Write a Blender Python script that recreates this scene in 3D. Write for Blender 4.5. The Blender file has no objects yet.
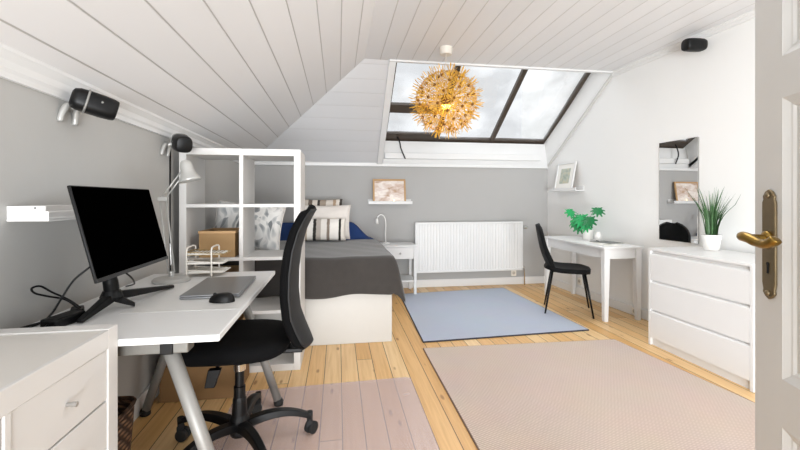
import bpy, bmesh, math, random
from mathutils import Vector, Matrix, Quaternion
random.seed(7)
PI = math.pi
S = bpy.context.scene
COL = S.collection
FPX, TH = 400.0, math.atan(62 / 400.0)

# ------------------------------------------------------------------ helpers
def box(bm, x0, x1, y0, y1, z0, z1, M=None):
    vs = [bm.verts.new(Vector(p) if M is None else M @ Vector(p)) for p in
          ((x0,y0,z0),(x1,y0,z0),(x1,y1,z0),(x0,y1,z0),(x0,y0,z1),(x1,y0,z1),(x1,y1,z1),(x0,y1,z1))]
    for f in ((3,2,1,0),(4,5,6,7),(0,1,5,4),(1,2,6,5),(2,3,7,6),(3,0,4,7)):
        bm.faces.new([vs[i] for i in f])

def B(*a, M=None):
    bm = bmesh.new(); box(bm, *a, M=M); return bm

def hexa(bm, bot, top):
    vs = [bm.verts.new(Vector(p)) for p in list(bot) + list(top)]
    n = len(bot)
    bm.faces.new(list(reversed(vs[:n]))); bm.faces.new(vs[n:])
    for i in range(n):
        j = (i + 1) % n
        bm.faces.new([vs[i], vs[j], vs[n + j], vs[n + i]])

def tube(bm, pts, r, seg=10, caps=True):
    P = [Vector(p) for p in pts]; n = len(P)
    R = [r] * n if not hasattr(r, '__len__') else list(r)
    tans = []
    for i in range(n):
        a, b = P[max(i - 1, 0)], P[min(i + 1, n - 1)]
        tans.append((b - a).normalized())
    t0 = tans[0]; nrm = t0.orthogonal().normalized(); rings = []
    for i in range(n):
        if i:
            q = tans[i - 1].rotation_difference(tans[i]); nrm = (q @ nrm).normalized()
        bn = tans[i].cross(nrm).normalized()
        rings.append([bm.verts.new(P[i] + (nrm * math.cos(2*PI*k/seg) + bn * math.sin(2*PI*k/seg)) * R[i]) for k in range(seg)])
    for i in range(n - 1):
        for k in range(seg):
            j = (k + 1) % seg
            bm.faces.new([rings[i][k], rings[i][j], rings[i+1][j], rings[i+1][k]])
    if caps:
        bm.faces.new(list(reversed(rings[0]))); bm.faces.new(rings[-1])

def TB(pts, r, seg=10):
    bm = bmesh.new(); tube(bm, pts, r, seg); return bm

def lathe(bm, prof, seg=24, c=(0,0,0), M=None, caps=True):
    rings = []
    for r, z in prof:
        ring = []
        for k in range(seg):
            v = Vector((c[0] + r*math.cos(2*PI*k/seg), c[1] + r*math.sin(2*PI*k/seg), c[2] + z))
            ring.append(bm.verts.new(M @ v if M is not None else v))
        rings.append(ring)
    for i in range(len(rings) - 1):
        for k in range(seg):
            j = (k + 1) % seg
            bm.faces.new([rings[i][k], rings[i][j], rings[i+1][j], rings[i+1][k]])
    if caps:
        bm.faces.new(list(reversed(rings[0]))); bm.faces.new(rings[-1])

def L(prof, seg=24, c=(0,0,0), M=None):
    bm = bmesh.new(); lathe(bm, prof, seg, c, M); return bm

def surf(fn, nu, nv):
    bm = bmesh.new()
    g = [[bm.verts.new(Vector(fn(u / nu, v / nv))) for u in range(nu + 1)] for v in range(nv + 1)]
    for v in range(nv):
        for u in range(nu):
            bm.faces.new([g[v][u], g[v][u+1], g[v+1][u+1], g[v+1][u]])
    return bm

def spline(ps, n=8):
    P = [Vector(p) for p in ps]; P = [2*P[0]-P[1]] + P + [2*P[-1]-P[-2]]; out = []
    for i in range(1, len(P) - 2):
        for k in range(n):
            t = k / n; a, b, c, d = P[i-1], P[i], P[i+1], P[i+2]
            out.append(0.5*((2*b) + (c-a)*t + (2*a-5*b+4*c-d)*t*t + (3*b-a-3*c+d)*t**3))
    out.append(P[-2]); return out

def obj(name, bm, mat, parent=None, bev=0, smooth=False, solid=0, sub=0, segs=2, label=None, soff=-1):
    if not smooth or solid: pass
    bmesh.ops.recalc_face_normals(bm, faces=bm.faces[:])
    me = bpy.data.meshes.new(name); bm.to_mesh(me); bm.free()
    o = bpy.data.objects.new(name, me); COL.objects.link(o)
    me.materials.append(mat)
    if smooth:
        for p in me.polygons: p.use_smooth = True
    if solid:
        m = o.modifiers.new('s', 'SOLIDIFY'); m.thickness = solid; m.offset = soff
    if sub:
        m = o.modifiers.new('d', 'SUBSURF'); m.levels = sub; m.render_levels = sub
    if bev:
        m = o.modifiers.new('b', 'BEVEL'); m.width = bev; m.segments = segs; m.limit_method = 'ANGLE'; m.angle_limit = 0.6
        for p in me.polygons: p.use_smooth = True
        try: me.set_sharp_from_angle(angle=0.6)
        except Exception: pass
    if parent is not None: o.parent = parent
    if label: o['label'] = label
    return o

def thing(name, label, cat, loc=(0,0,0), rz=0, group=None, kind=None):
    o = bpy.data.objects.new(name, None); COL.objects.link(o)
    o.empty_display_size = 0.05
    o.location = loc; o.rotation_euler = (0, 0, rz)
    if label: o['label'] = label; o['category'] = cat
    if group: o['group'] = group
    if kind: o['kind'] = kind
    return o

def tag(o, label, cat, group=None):
    o['label'] = label; o['category'] = cat
    if group: o['group'] = group
    return o

def struct(name, bm, mat, **k):
    o = obj(name, bm, mat, **k)
    if o.parent is None: o['kind'] = 'structure'
    return o

def copy_tree(o, parent=None):
    c = o.copy(); COL.objects.link(c); c.parent = parent
    for ch in list(o.children): copy_tree(ch, c)
    return c

# ------------------------------------------------------------------ materials
def srgb(h):
    h = h.lstrip('#'); v = [int(h[i:i+2], 16) / 255 for i in (0, 2, 4)]
    return tuple((x/12.92 if x <= .04045 else ((x+.055)/1.055)**2.4) for x in v) + (1,)

class NT:
    def __init__(s, name):
        s.m = bpy.data.materials.new(name); s.m.use_nodes = True
        s.t = s.m.node_tree; s.b = s.t.nodes['Principled BSDF']; s.out = s.t.nodes['Material Output']
    def n(s, typ, **k):
        x = s.t.nodes.new(typ)
        for a, b in k.items():
            if a.startswith('i_'):
                key = a[2:]; key = int(key) if key.isdigit() else key.replace('_', ' ')
                x.inputs[key].default_value = b
            else: setattr(x, a, b)
        return x
    def l(s, a, b): s.t.links.new(a, b)
    def math(s, op, a, b=None, c=None):
        x = s.n('ShaderNodeMath', operation=op)
        for i, v in enumerate((a, b, c)):
            if v is None: continue
            if isinstance(v, (int, float)): x.inputs[i].default_value = v
            else: s.l(v, x.inputs[i])
        return x.outputs[0]
    def mix(s, f, a, b, blend='MIX'):
        x = s.n('ShaderNodeMix', data_type='RGBA', blend_type=blend)
        for key, v in (('f', f), ('a', a), ('b', b)):
            inp = {'f': x.inputs[0], 'a': x.inputs[6], 'b': x.inputs[7]}[key]
            if isinstance(v, (int, float, tuple)): inp.default_value = v
            else: s.l(v, inp)
        return x.outputs[2]
    def ramp(s, f, stops, interp='LINEAR'):
        x = s.n('ShaderNodeValToRGB'); cr = x.color_ramp; cr.interpolation = interp
        while len(cr.elements) < len(stops): cr.elements.new(0.5)
        for e, (p, c) in zip(cr.elements, stops): e.position = p; e.color = c
        s.l(f, x.inputs[0]); return x.outputs[0]
    def bump(s, h, strength=.3, dist=.01):
        x = s.n('ShaderNodeBump'); x.inputs['Strength'].default_value = strength; x.inputs['Distance'].default_value = dist
        s.l(h, x.inputs['Height']); s.l(x.outputs[0], s.b.inputs['Normal'])

def pos(t, kind='Object'):
    return t.n('ShaderNodeTexCoord').outputs[kind]

def mat(name, col, rough=.5, metal=0, var=.05, scale=20, bump=0, bscale=None, sheen=0, spec=None, coat=0):
    t = NT(name); c = srgb(col)
    tc = pos(t); nz = t.n('ShaderNodeTexNoise', i_Scale=scale, i_Detail=4.0); t.l(tc, nz.inputs['Vector'])
    lo = tuple(max(0, x*(1-var)) for x in c[:3]) + (1,); hi = tuple(min(1, x*(1+var)) for x in c[:3]) + (1,)
    t.l(t.mix(nz.outputs[0], lo, hi), t.b.inputs['Base Color'])
    t.b.inputs['Roughness'].default_value = rough; t.b.inputs['Metallic'].default_value = metal
    if spec is not None: t.b.inputs['Specular IOR Level'].default_value = spec
    if sheen: t.b.inputs['Sheen Weight'].default_value = sheen
    if coat: t.b.inputs['Coat Weight'].default_value = coat
    if bump:
        n2 = t.n('ShaderNodeTexNoise', i_Scale=bscale or scale*4, i_Detail=3.0); t.l(tc, n2.inputs['Vector'])
        t.bump(n2.outputs[0], bump, .004)
    return t.m

def boards(name, col, gap, axis, period, off=0, gw=.06, rough=.45, lo_lim=None):
    t = NT(name); sp = t.n('ShaderNodeSeparateXYZ'); t.l(t.n('ShaderNodeNewGeometry').outputs['Position'], sp.inputs[0])
    x = t.math('DIVIDE', t.math('ADD', sp.outputs[axis], off + 50*period), period)
    fr = t.math('FRACT', x); d = t.math('ABSOLUTE', t.math('SUBTRACT', fr, .5))
    g = t.math('SMOOTH_MIN', t.math('DIVIDE', d, gw), 1.0, .2)
    if lo_lim is not None: g = t.math('MAXIMUM', g, t.math('LESS_THAN', sp.outputs[axis], lo_lim))
    wn = t.n('ShaderNodeTexWhiteNoise', noise_dimensions='1D'); t.l(t.math('FLOOR', t.math('ADD', x, .5)), wn.inputs['W'])
    c = srgb(col); lo = tuple(v*.96 for v in c[:3]) + (1,)
    base = t.mix(wn.outputs[0], lo, c)
    t.l(t.mix(g, srgb(gap), base), t.b.inputs['Base Color'])
    t.b.inputs['Roughness'].default_value = rough
    t.bump(g, .6, .006)
    return t.m

def floor_mat():
    t = NT('pine_boards'); geo = t.n('ShaderNodeNewGeometry').outputs['Position']
    sp = t.n('ShaderNodeSeparateXYZ'); t.l(geo, sp.inputs[0])
    PW = .112
    x = t.math('DIVIDE', t.math('ADD', sp.outputs[0], 5.02), PW); fl = t.math('FLOOR', x); fr = t.math('FRACT', x)
    wn = t.n('ShaderNodeTexWhiteNoise', noise_dimensions='1D'); t.l(fl, wn.inputs['W'])
    yy = t.math('DIVIDE', t.math('ADD', sp.outputs[1], t.math('MULTIPLY', wn.outputs[0], 9.0)), 4.4)
    fy = t.math('FLOOR', yy); fry = t.math('FRACT', yy)
    cb = t.n('ShaderNodeCombineXYZ'); t.l(fl, cb.inputs[0]); t.l(fy, cb.inputs[1])
    w2 = t.n('ShaderNodeTexWhiteNoise', noise_dimensions='3D'); t.l(cb.outputs[0], w2.inputs['Vector'])
    mp = t.n('ShaderNodeMapping'); mp.inputs['Scale'].default_value = (38, 1.6, 1)
    ad = t.n('ShaderNodeVectorMath', operation='ADD'); t.l(geo, ad.inputs[0]); t.l(w2.outputs['Color'], ad.inputs[1]); t.l(ad.outputs[0], mp.inputs['Vector'])
    nz = t.n('ShaderNodeTexNoise', i_Scale=1.5, i_Detail=5.0, i_Distortion=.6); t.l(mp.outputs[0], nz.inputs['Vector'])
    base = t.ramp(w2.outputs[0], [(0, srgb('#deae6c')), (.5, srgb('#e9bf84')), (1, srgb('#f2d3a2'))])
    grain = t.ramp(nz.outputs[0], [(.3, (.80,.72,.62,1)), (.62, (1,1,1,1))])
    c = t.mix(.75, base, grain, 'MULTIPLY')
    m2 = t.n('ShaderNodeMapping'); m2.inputs['Scale'].default_value = (10, 3.4, 1); t.l(ad.outputs[0], m2.inputs['Vector'])
    vo = t.n('ShaderNodeTexVoronoi', i_Scale=1.0); t.l(m2.outputs[0], vo.inputs['Vector'])
    kn = t.ramp(vo.outputs['Distance'], [(.07, (1,1,1,1)), (.14, (0,0,0,1))])
    c = t.mix(t.math('MULTIPLY', kn, .7), c, srgb('#8a5528'))
    gx = t.math('LESS_THAN', fr, .042); gy = t.math('LESS_THAN', fry, .0011)
    g = t.math('MAXIMUM', gx, gy)
    c = t.mix(t.math('MULTIPLY', g, .9), c, srgb('#4a2f16'))
    t.l(c, t.b.inputs['Base Color']); t.b.inputs['Roughness'].default_value = .38
    t.bump(t.math('SUBTRACT', 1.0, g), .5, .003)
    return t.m

def weave(name, col, dark, sx, sy, rough=.95):
    t = NT(name); tc = pos(t)
    a = t.n('ShaderNodeTexWave', wave_type='BANDS', bands_direction='DIAGONAL', i_Scale=sx, i_Distortion=.6, i_Detail=1.0); t.l(tc, a.inputs['Vector'])
    b = t.n('ShaderNodeTexWave', wave_type='BANDS', bands_direction='Y', i_Scale=sy, i_Distortion=.3); t.l(tc, b.inputs['Vector'])
    h = t.math('MULTIPLY', a.outputs['Fac'], t.math('ADD', t.math('MULTIPLY', b.outputs['Fac'], .5), .5))
    nz = t.n('ShaderNodeTexNoise', i_Scale=3.0, i_Detail=4.0); t.l(tc, nz.inputs['Vector'])
    c = t.mix(h, srgb(dark), srgb(col))
    c = t.mix(.14, c, nz.outputs['Color'], 'SOFT_LIGHT')
    t.l(c, t.b.inputs['Base Color']); t.b.inputs['Roughness'].default_value = rough; t.b.inputs['Sheen Weight'].default_value = .2
    t.bump(h, .5, .004)
    return t.m

def stripes(name, stops, axis=0):
    t = NT(name); sp = t.n('ShaderNodeSeparateXYZ'); t.l(pos(t, 'Generated'), sp.inputs[0])
    nz = t.n('ShaderNodeTexNoise', i_Scale=25.0); t.l(pos(t, 'Generated'), nz.inputs['Vector'])
    f = t.math('ADD', sp.outputs[axis], t.math('MULTIPLY', t.math('SUBTRACT', nz.outputs[0], .5), .035))
    t.l(t.ramp(f, stops, 'CONSTANT'), t.b.inputs['Base Color']); t.b.inputs['Roughness'].default_value = .9
    return t.m

def leafprint(name):
    t = NT(name); tc = pos(t)
    n0 = t.n('ShaderNodeTexNoise', i_Scale=6.0, i_Detail=1.0); t.l(tc, n0.inputs['Vector'])
    ad = t.n('ShaderNodeVectorMath', operation='MULTIPLY_ADD'); t.l(n0.outputs['Color'], ad.inputs[0]); ad.inputs[1].default_value = (.16,.16,.16); t.l(tc, ad.inputs[2])
    mp = t.n('ShaderNodeMapping'); mp.inputs['Scale'].default_value = (24, 24, 11); mp.inputs['Rotation'].default_value = (0, .6, 0); t.l(ad.outputs[0], mp.inputs['Vector'])
    vo = t.n('ShaderNodeTexVoronoi', i_Scale=1.0); t.l(mp.outputs[0], vo.inputs['Vector'])
    vc = t.n('ShaderNodeSeparateXYZ'); t.l(vo.outputs['Color'], vc.inputs[0])
    f = t.math('ADD', t.math('MULTIPLY', vc.outputs[0], .75), t.math('MULTIPLY', vo.outputs['Distance'], .35))
    t.l(t.ramp(f, [(.2, srgb('#7d8183')), (.36, srgb('#b4b7b8')), (.5, srgb('#e4e3e0')), (.8, srgb('#eeedea'))]), t.b.inputs['Base Color'])
    t.b.inputs['Roughness'].default_value = .9
    return t.m

def art(name, stops, scale=3.0):
    t = NT(name); nz = t.n('ShaderNodeTexNoise', i_Scale=scale, i_Detail=6.0, i_Distortion=.8); t.l(pos(t, 'Generated'), nz.inputs['Vector'])
    t.l(t.ramp(nz.outputs[0], stops), t.b.inputs['Base Color']); t.b.inputs['Roughness'].default_value = .35
    return t.m

def wicker(name, light, dark):
    t = NT(name); tc = pos(t)
    a = t.n('ShaderNodeTexWave', wave_type='BANDS', bands_direction='Z', i_Scale=14.0, i_Distortion=1.5); t.l(tc, a.inputs['Vector'])
    b = t.n('ShaderNodeTexWave', wave_type='BANDS', bands_direction='DIAGONAL', i_Scale=12.0, i_Distortion=1.0); t.l(tc, b.inputs['Vector'])
    h = t.math('MULTIPLY', a.outputs['Fac'], b.outputs['Fac'])
    t.l(t.mix(h, srgb(dark), srgb(light)), t.b.inputs['Base Color']); t.b.inputs['Roughness'].default_value = .7
    t.bump(h, .9, .01)
    return t.m

def glass_mat():
    t = NT('window_glass'); tr = t.n('ShaderNodeBsdfTransparent'); gl = t.n('ShaderNodeBsdfGlossy'); gl.inputs['Roughness'].default_value = .03
    tl = t.n('ShaderNodeBsdfTranslucent')
    nz = t.n('ShaderNodeTexNoise', i_Scale=2.2, i_Detail=6.0); t.l(pos(t), nz.inputs['Vector'])
    k = t.ramp(nz.outputs[0], [(.4, (.02,.02,.02,1)), (.7, (.30,.30,.30,1))])
    m1 = t.n('ShaderNodeMixShader'); t.l(k, m1.inputs[0]); t.l(tr.outputs[0], m1.inputs[1]); t.l(tl.outputs[0], m1.inputs[2])
    m2 = t.n('ShaderNodeMixShader'); m2.inputs[0].default_value = .04; t.l(m1.outputs[0], m2.inputs[1]); t.l(gl.outputs[0], m2.inputs[2])
    t.l(m2.outputs[0], t.out.inputs['Surface']); return t.m

def film_mat():
    t = NT('clear_vinyl'); tr = t.n('ShaderNodeBsdfTransparent'); tr.inputs[0].default_value = (.93, .92, .97, 1)
    nz = t.n('ShaderNodeTexNoise', i_Scale=6.0); t.l(pos(t), nz.inputs['Vector'])
    t.l(t.mix(nz.outputs[0], srgb('#f0e2de'), srgb('#f5eae7')), t.b.inputs['Base Color']); t.b.inputs['Roughness'].default_value = .3
    m = t.n('ShaderNodeMixShader'); m.inputs[0].default_value = .27
    t.l(tr.outputs[0], m.inputs[1]); t.l(t.b.outputs[0], m.inputs[2]); t.l(m.outputs[0], t.out.inputs['Surface']); return t.m

def mirror_mat():
    t = NT('mirror_glass'); nz = t.n('ShaderNodeTexNoise', i_Scale=4.0); t.l(pos(t), nz.inputs['Vector'])
    t.l(t.mix(nz.outputs[0], (.86,.87,.87,1), (.9,.9,.9,1)), t.b.inputs['Base Color'])
    t.b.inputs['Metallic'].default_value = 1; t.b.inputs['Roughness'].default_value = .0; return t.m

def glow(name, col, k):
    t = NT(name); t.b.inputs['Base Color'].default_value = srgb(col)
    t.b.inputs['Emission Color'].default_value = srgb(col); t.b.inputs['Emission Strength'].default_value = k; return t.m

M = dict(
    wall_grey=mat('grey_wallpaper', '#b9b8b5', .8, var=.03, scale=6, bump=.12, bscale=160),
    wall_back=mat('grey_paint', '#afaeac', .8, var=.02, scale=5, bump=.1, bscale=160),
    wall_white=mat('white_plaster', '#eeeeec', .75, var=.012, scale=3, bump=.08, bscale=120),
    ceil=boards('ceiling_boards', '#e9e9ea', '#c3c0bc', 0, .155, -.411+.0775, .03, lo_lim=.3),
    slope=boards('slope_boards', '#e8e7e7', '#b0aca7', 0, .143, .80+.0715+.035, .03),
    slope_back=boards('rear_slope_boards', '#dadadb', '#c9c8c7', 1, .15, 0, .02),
    floor=floor_mat(),
    trim=mat('white_gloss_paint', '#e6e6e5', .35, var=.015, scale=8),
    white=mat('white_lacquer', '#e2e2e1', .35, var=.012, scale=6),
    white2=mat('white_foil', '#d6d4d1', .42, var=.015, scale=6),
    topgrey=mat('off_white_top', '#d3cfc9', .4, var=.02, scale=6),
    cream=mat('cream_frame', '#e3ddd3', .45, var=.02, scale=8),
    door=mat('painted_door', '#d6d6d4', .45, var=.03, scale=9, bump=.06),
    dark_frame=mat('dark_bronze_frame', '#42372d', .4, var=.1),
    glass=glass_mat(), film=film_mat(), mirror=mirror_mat(),
    black=mat('black_plastic', '#050506', .45, var=.15, spec=.3),
    screen=mat('black_screen', '#010101', .6, var=.05, spec=0),
    black_fab=mat('black_mesh_fabric', '#050506', .9, var=.25, scale=90, bump=.3, bscale=350, spec=.15),
    black_vel=mat('black_velvet', '#050506', .75, var=.2, scale=60, bump=.2, sheen=.03, spec=.2),
    shell=mat('dark_grey_shell', '#0b0b0d', .6, var=.1),
    rubber=mat('black_rubber', '#121212', .7),
    steel=mat('brushed_aluminium', '#b9b8b6', .32, .85, var=.06, scale=40),
    silver=mat('silver_paint', '#8b8985', .5, .3, var=.05),
    bar=mat('dark_silver_paint', '#74726d', .45, .3, var=.05), crate=mat('tan_crate_board', '#7c5c36', .7, var=.1, scale=10),
    laptop=mat('grey_aluminium', '#8f9092', .35, .7, var=.03),
    chrome=mat('polished_metal', '#d8d8d6', .15, 1, var=.03),
    lampgrey=mat('silver_grey_lacquer', '#b3b2ae', .35, .3, var=.04),
    brass=mat('aged_brass', '#94783f', .3, 1, var=.3, scale=14),
    brass_dark=mat('worn_bronze', '#85765c', .45, .85, var=.25, scale=25),
    gold=mat('pale_gold_petals', '#d6a43a', .45, 0, var=.3, scale=9),
    gold_dark=mat('dark_gold_stem', '#7d5220', .45, .3, var=.2),
    bulb=glow('warm_bulb', '#ffc860', 8),
    rug=weave('beige_flatweave', '#dccabf', '#b39e90', 30, 26),
    bluerug=weave('blue_grey_flatweave', '#b9c0ce', '#a7b0c1', 30, 40),
    rugedge=mat('dark_binding', '#3a3b44', .9),
    rugedge2=mat('brown_binding', '#7b6558', .9),
    throw=mat('charcoal_plush', '#36322f', .95, var=.2, scale=18, bump=.35, bscale=120, sheen=.45),
    blue=mat('navy_cotton', '#1c3a70', .9, var=.18, scale=8, bump=.3, bscale=30),
    offw=mat('ivory_cotton', '#e6dfd8', .92, var=.04, bump=.3, bscale=60),
    str1=stripes('striped_cotton', [(0, srgb('#d9cfc4')), (.1, srgb('#b9a793')), (.2, srgb('#e9e4dd')), (.32, srgb('#2b2825')), (.38, srgb('#b8afa6')), (.48, srgb('#e9e4dd')), (.60, srgb('#8b7d70')), (.66, srgb('#efeae4')), (.84, srgb('#24211f')), (.89, srgb('#e3dcd3'))]),
    str2=stripes('brown_striped_cotton', [(0, srgb('#cfc4b8')), (.2, srgb('#6f6257')), (.3, srgb('#d8cfc5')), (.42, srgb('#3b342f')), (.48, srgb('#a39586')), (.62, srgb('#d8cfc5')), (.78, srgb('#b39a80')), (.85, srgb('#e0d8ce')), (.93, srgb('#4c443d'))]),
    leafp=leafprint('leaf_print_cotton'),
    wood=mat('light_wood', '#c09a6c', .55, var=.15, scale=12),
    card=mat('brown_board', '#a38258', .7, var=.1, scale=10),
    wick=wicker('rattan_weave', '#a98061', '#3f2a1d'),
    wick2=wicker('pale_straw_weave', '#cfb98f', '#8a7246'),
    paper=mat('paper', '#efede7', .8, var=.02),
    pad=mat('clear_desk_pad', '#dcdbd8', .3, var=.02),
    green=mat('monstera_green', '#1fa05a', .45, var=.35, scale=14),
    green2=mat('monstera_deep_green', '#14733f', .45, var=.3, scale=14),
    grass=mat('grass_green', '#3d6138', .5, var=.7, scale=20),
    soil=mat('dark_soil', '#2b211a', .95, var=.3, scale=60),
    ceramic=mat('white_ceramic', '#eeece8', .25, var=.01),
    art1=art('rosy_print', [(.3, srgb('#b79a80')), (.42, srgb('#d2bcae')), (.55, srgb('#e9dfd8')), (.68, srgb('#f6efe6')), (.8, srgb('#cbb6a8'))]),
    art2=art('green_grey_print', [(.3, srgb('#8d9a8c')), (.5, srgb('#b9bfb2')), (.65, srgb('#c9bfa2')), (.8, srgb('#9aa3a6'))], 4),
    rad=mat('radiator_enamel', '#e6e6e5', .35, var=.01),
    sock=mat('socket_plastic', '#efeadf', .4, var=.01),
    magdark=mat('magazine_cover', '#575c58', .4, var=.4, scale=12),
)

# ------------------------------------------------------------------ setting
XL, XRF, YB, YN = -1.08, 2.97, 5.22, -0.7
WS = .04
def xr(y): return 2.90 + WS*(YB - y)
WR = -PI/2 + WS
def wallbox(d0, d1, y0, y1, z0, z1):
    b = bmesh.new(); q = [(xr(y0)-d1,y0),(xr(y0)-d0,y0),(xr(y1)-d0,y1),(xr(y1)-d1,y1)]
    hexa(b, [(x,y,z0) for x,y in q], [(x,y,z1) for x,y in q]); return b
ZC, YC, XR0, KZ = 2.55, 3.93, 0.256, 1.63
struct('floor', B(XL-.1, 3.3, YN, YB+.1, -.08, 0), M['floor'])
struct('wall_left', B(XL-.1, XL, YN, YB+.1, 0, 1.66), M['wall_grey'])
struct('wall_back', B(XL-.1, 3.1, YB, YB+.1, 0, KZ), M['wall_back'])
struct('wall_right', wallbox(-.1, 0, YN, 5.95, 0, 3.1), M['wall_white'])
bm = bmesh.new()
hexa(bm, [(XR0,YN,ZC),(3.2,YN,ZC),(3.2,YC,ZC),(XR0,YC,ZC)], [(XR0,YN,ZC+.06),(3.2,YN,ZC+.06),(3.2,YC,ZC+.06),(XR0,YC,ZC+.06)])
struct('ceiling', bm, M['ceil'])
bm = bmesh.new()
q = [(XL,YN,KZ),(XR0,YN,ZC),(XR0,YC,ZC),(XL,YB,KZ)]
hexa(bm, q, [(a-.03,b,c+.06) for a,b,c in q])
struct('ceiling_left', bm, M['slope'])
WX0 = .55
bm = bmesh.new()
q = [(XL,YB,KZ),(XR0,YC,ZC),(WX0,YC,ZC),(WX0,YB,KZ)]
hexa(bm, q, [(a,b+.03,c+.06) for a,b,c in q])
struct('ceiling_back', bm, M['slope_back'])
# skylight shaft: vertical lower lining, upper lining, side lining
GY, GZ, GM = 5.29, 2.0, .66
def gz(y): return GZ + (GY - y) * GM
bm = bmesh.new(); hexa(bm, [(WX0,YB,KZ),(XRF,YB,KZ),(XRF,GY,GZ-.05),(WX0,GY,GZ-.05)], [(WX0,YB+.08,KZ),(XRF,YB+.08,KZ),(XRF,GY+.1,GZ-.06),(WX0,GY+.1,GZ-.06)])
struct('trim_1', bm, M['trim'])
struct('trim_2', B(WX0-.02, XRF, YC-.0, YC+.03, ZC, gz(YC)+.05), M['trim'])
bm = bmesh.new(); hexa(bm, [(WX0-.03,YB+.05,KZ),(WX0-.03,YC,ZC),(WX0-.03,YC,gz(YC)+.05),(WX0-.03,GY+.05,GZ)], [(WX0,YB+.05,KZ),(WX0,YC,ZC),(WX0,YC,gz(YC)+.05),(WX0,GY+.05,GZ)])
struct('trim_3', bm, M['trim'])
# casing on the slope beside the skylight, casing along the top of the knee wall
def slope_strip(x0, x1, t=.02, y0=YB, y1=YC, sk=0):
    k = (ZC-KZ)/(YB-YC); n = Vector((0,-k,-1)).normalized()*t
    z0 = KZ + (YB-y0)*k; z1 = KZ + (YB-y1)*k
    b = bmesh.new(); q = [Vector(p) for p in ((x0,y0,z0),(x1,y0,z0),(x1+sk,y1,z1),(x0+sk,y1,z1))]
    hexa(b, q, [p+n for p in q]); return b
struct('trim_4', slope_strip(.50, .57), M['trim'], bev=.004)
struct('trim_5', B(XL, XRF, YB-.03, YB, 1.60, 1.645), M['trim'], bev=.006)
struct('trim_6', slope_strip(xr(YB)-.018, xr(YB), .03, sk=WS*(YB-YC)), mat('grey_bead', '#cfcdc9', .5))
struct('trim_7', B(WX0-.05, XRF, YC-.03, YC+.01, ZC-.018, ZC), M['trim'], bev=.004)
def cornice(x, s, z0, z1, y0, y1, d, sk=0):
    b = bmesh.new(); h = z1-z0
    prof = [(0,z0),(.35*d,z0),(.4*d,z0+.2*h),(.55*d,z0+.3*h),(.6*d,z0+.55*h),(.9*d,z0+.75*h),(d,z0+.8*h),(d,z1),(0,z1)]
    hexa(b, [(x+s*a,y0,z) for a,z in prof], [(x+s*a+sk,y1,z) for a,z in prof]); return b
struct('trim_8', cornice(XL, 1, 1.568, 1.668, YN, YB, .045), M['trim'])
struct('trim_9', cornice(xr(YN), -1, 2.498, 2.55, YN, YC, .035, xr(YC)-xr(YN)), M['trim'])
struct('baseboard_back', B(XL, XRF, YB-.018, YB, 0, .10), M['trim'], bev=.004)
struct('baseboard_right', wallbox(0, .018, YN, YB, 0, .095), M['trim'], bev=.004)
struct('baseboard_left', B(XL, XL+.018, YN, YB, 0, .10), M['trim'], bev=.004)

# the skylight
win = thing('window_1', None, None, (0,0,0), kind='structure')
gn = Vector((0, GM, 1)).normalized()
def gbar(x0, x1, ya, yb, t=.045, dz=-.022):
    b = bmesh.new(); q = [Vector((x,y,gz(y))) + gn*dz for x,y in ((x0,ya),(x1,ya),(x1,yb),(x0,yb))]
    hexa(b, q, [p+gn*t for p in q]); return b
for x, w in ((.60,.06),(1.32,.06),(2.11,.055),(2.895,.045)):
    obj('mullion', gbar(x-w/2, x+w/2, 5.36, 3.9), M['dark_frame'], win)
obj('sash_rail', gbar(.63, 1.30, 4.90, 4.79), M['dark_frame'], win)
obj('sash_rail', gbar(.63, 1.30, 5.345, 5.21), M['dark_frame'], win)
obj('bottom_rail', gbar(1.35, 2.94, 5.345, 5.285, .05, -.02), M['dark_frame'], win)
obj('top_rail', gbar(.57, 2.94, 3.99, 3.92), M['dark_frame'], win)
for x0, x1 in ((.635,1.28),(1.36,2.07),(2.14,2.88)):
    obj('pane', gbar(x0, x1, 5.30, 3.95, .006, 0), M['glass'], win)
struct('trim_11', B(.60, 2.78, YB-.035, YB+.03, 1.705, 1.785), M['trim'], bev=.008)
tag(obj('opener_cord', TB(spline([(.77,5.27,2.02),(.80,5.20,1.93),(.815,5.165,1.83),(.87,5.16,1.70)]), .009, 8), M['shell'], smooth=True),
    'dark grey opener cord hanging from the skylight sash', 'cord')

# ------------------------------------------------------------------ open panelled door with brass handle
P0 = Vector((1.03, .852, 0)); dv = Vector((-.344, -.938, 0)).normalized()
door = thing('door_1', None, None, tuple(P0), math.atan2(dv.y, dv.x), kind='structure')
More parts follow.
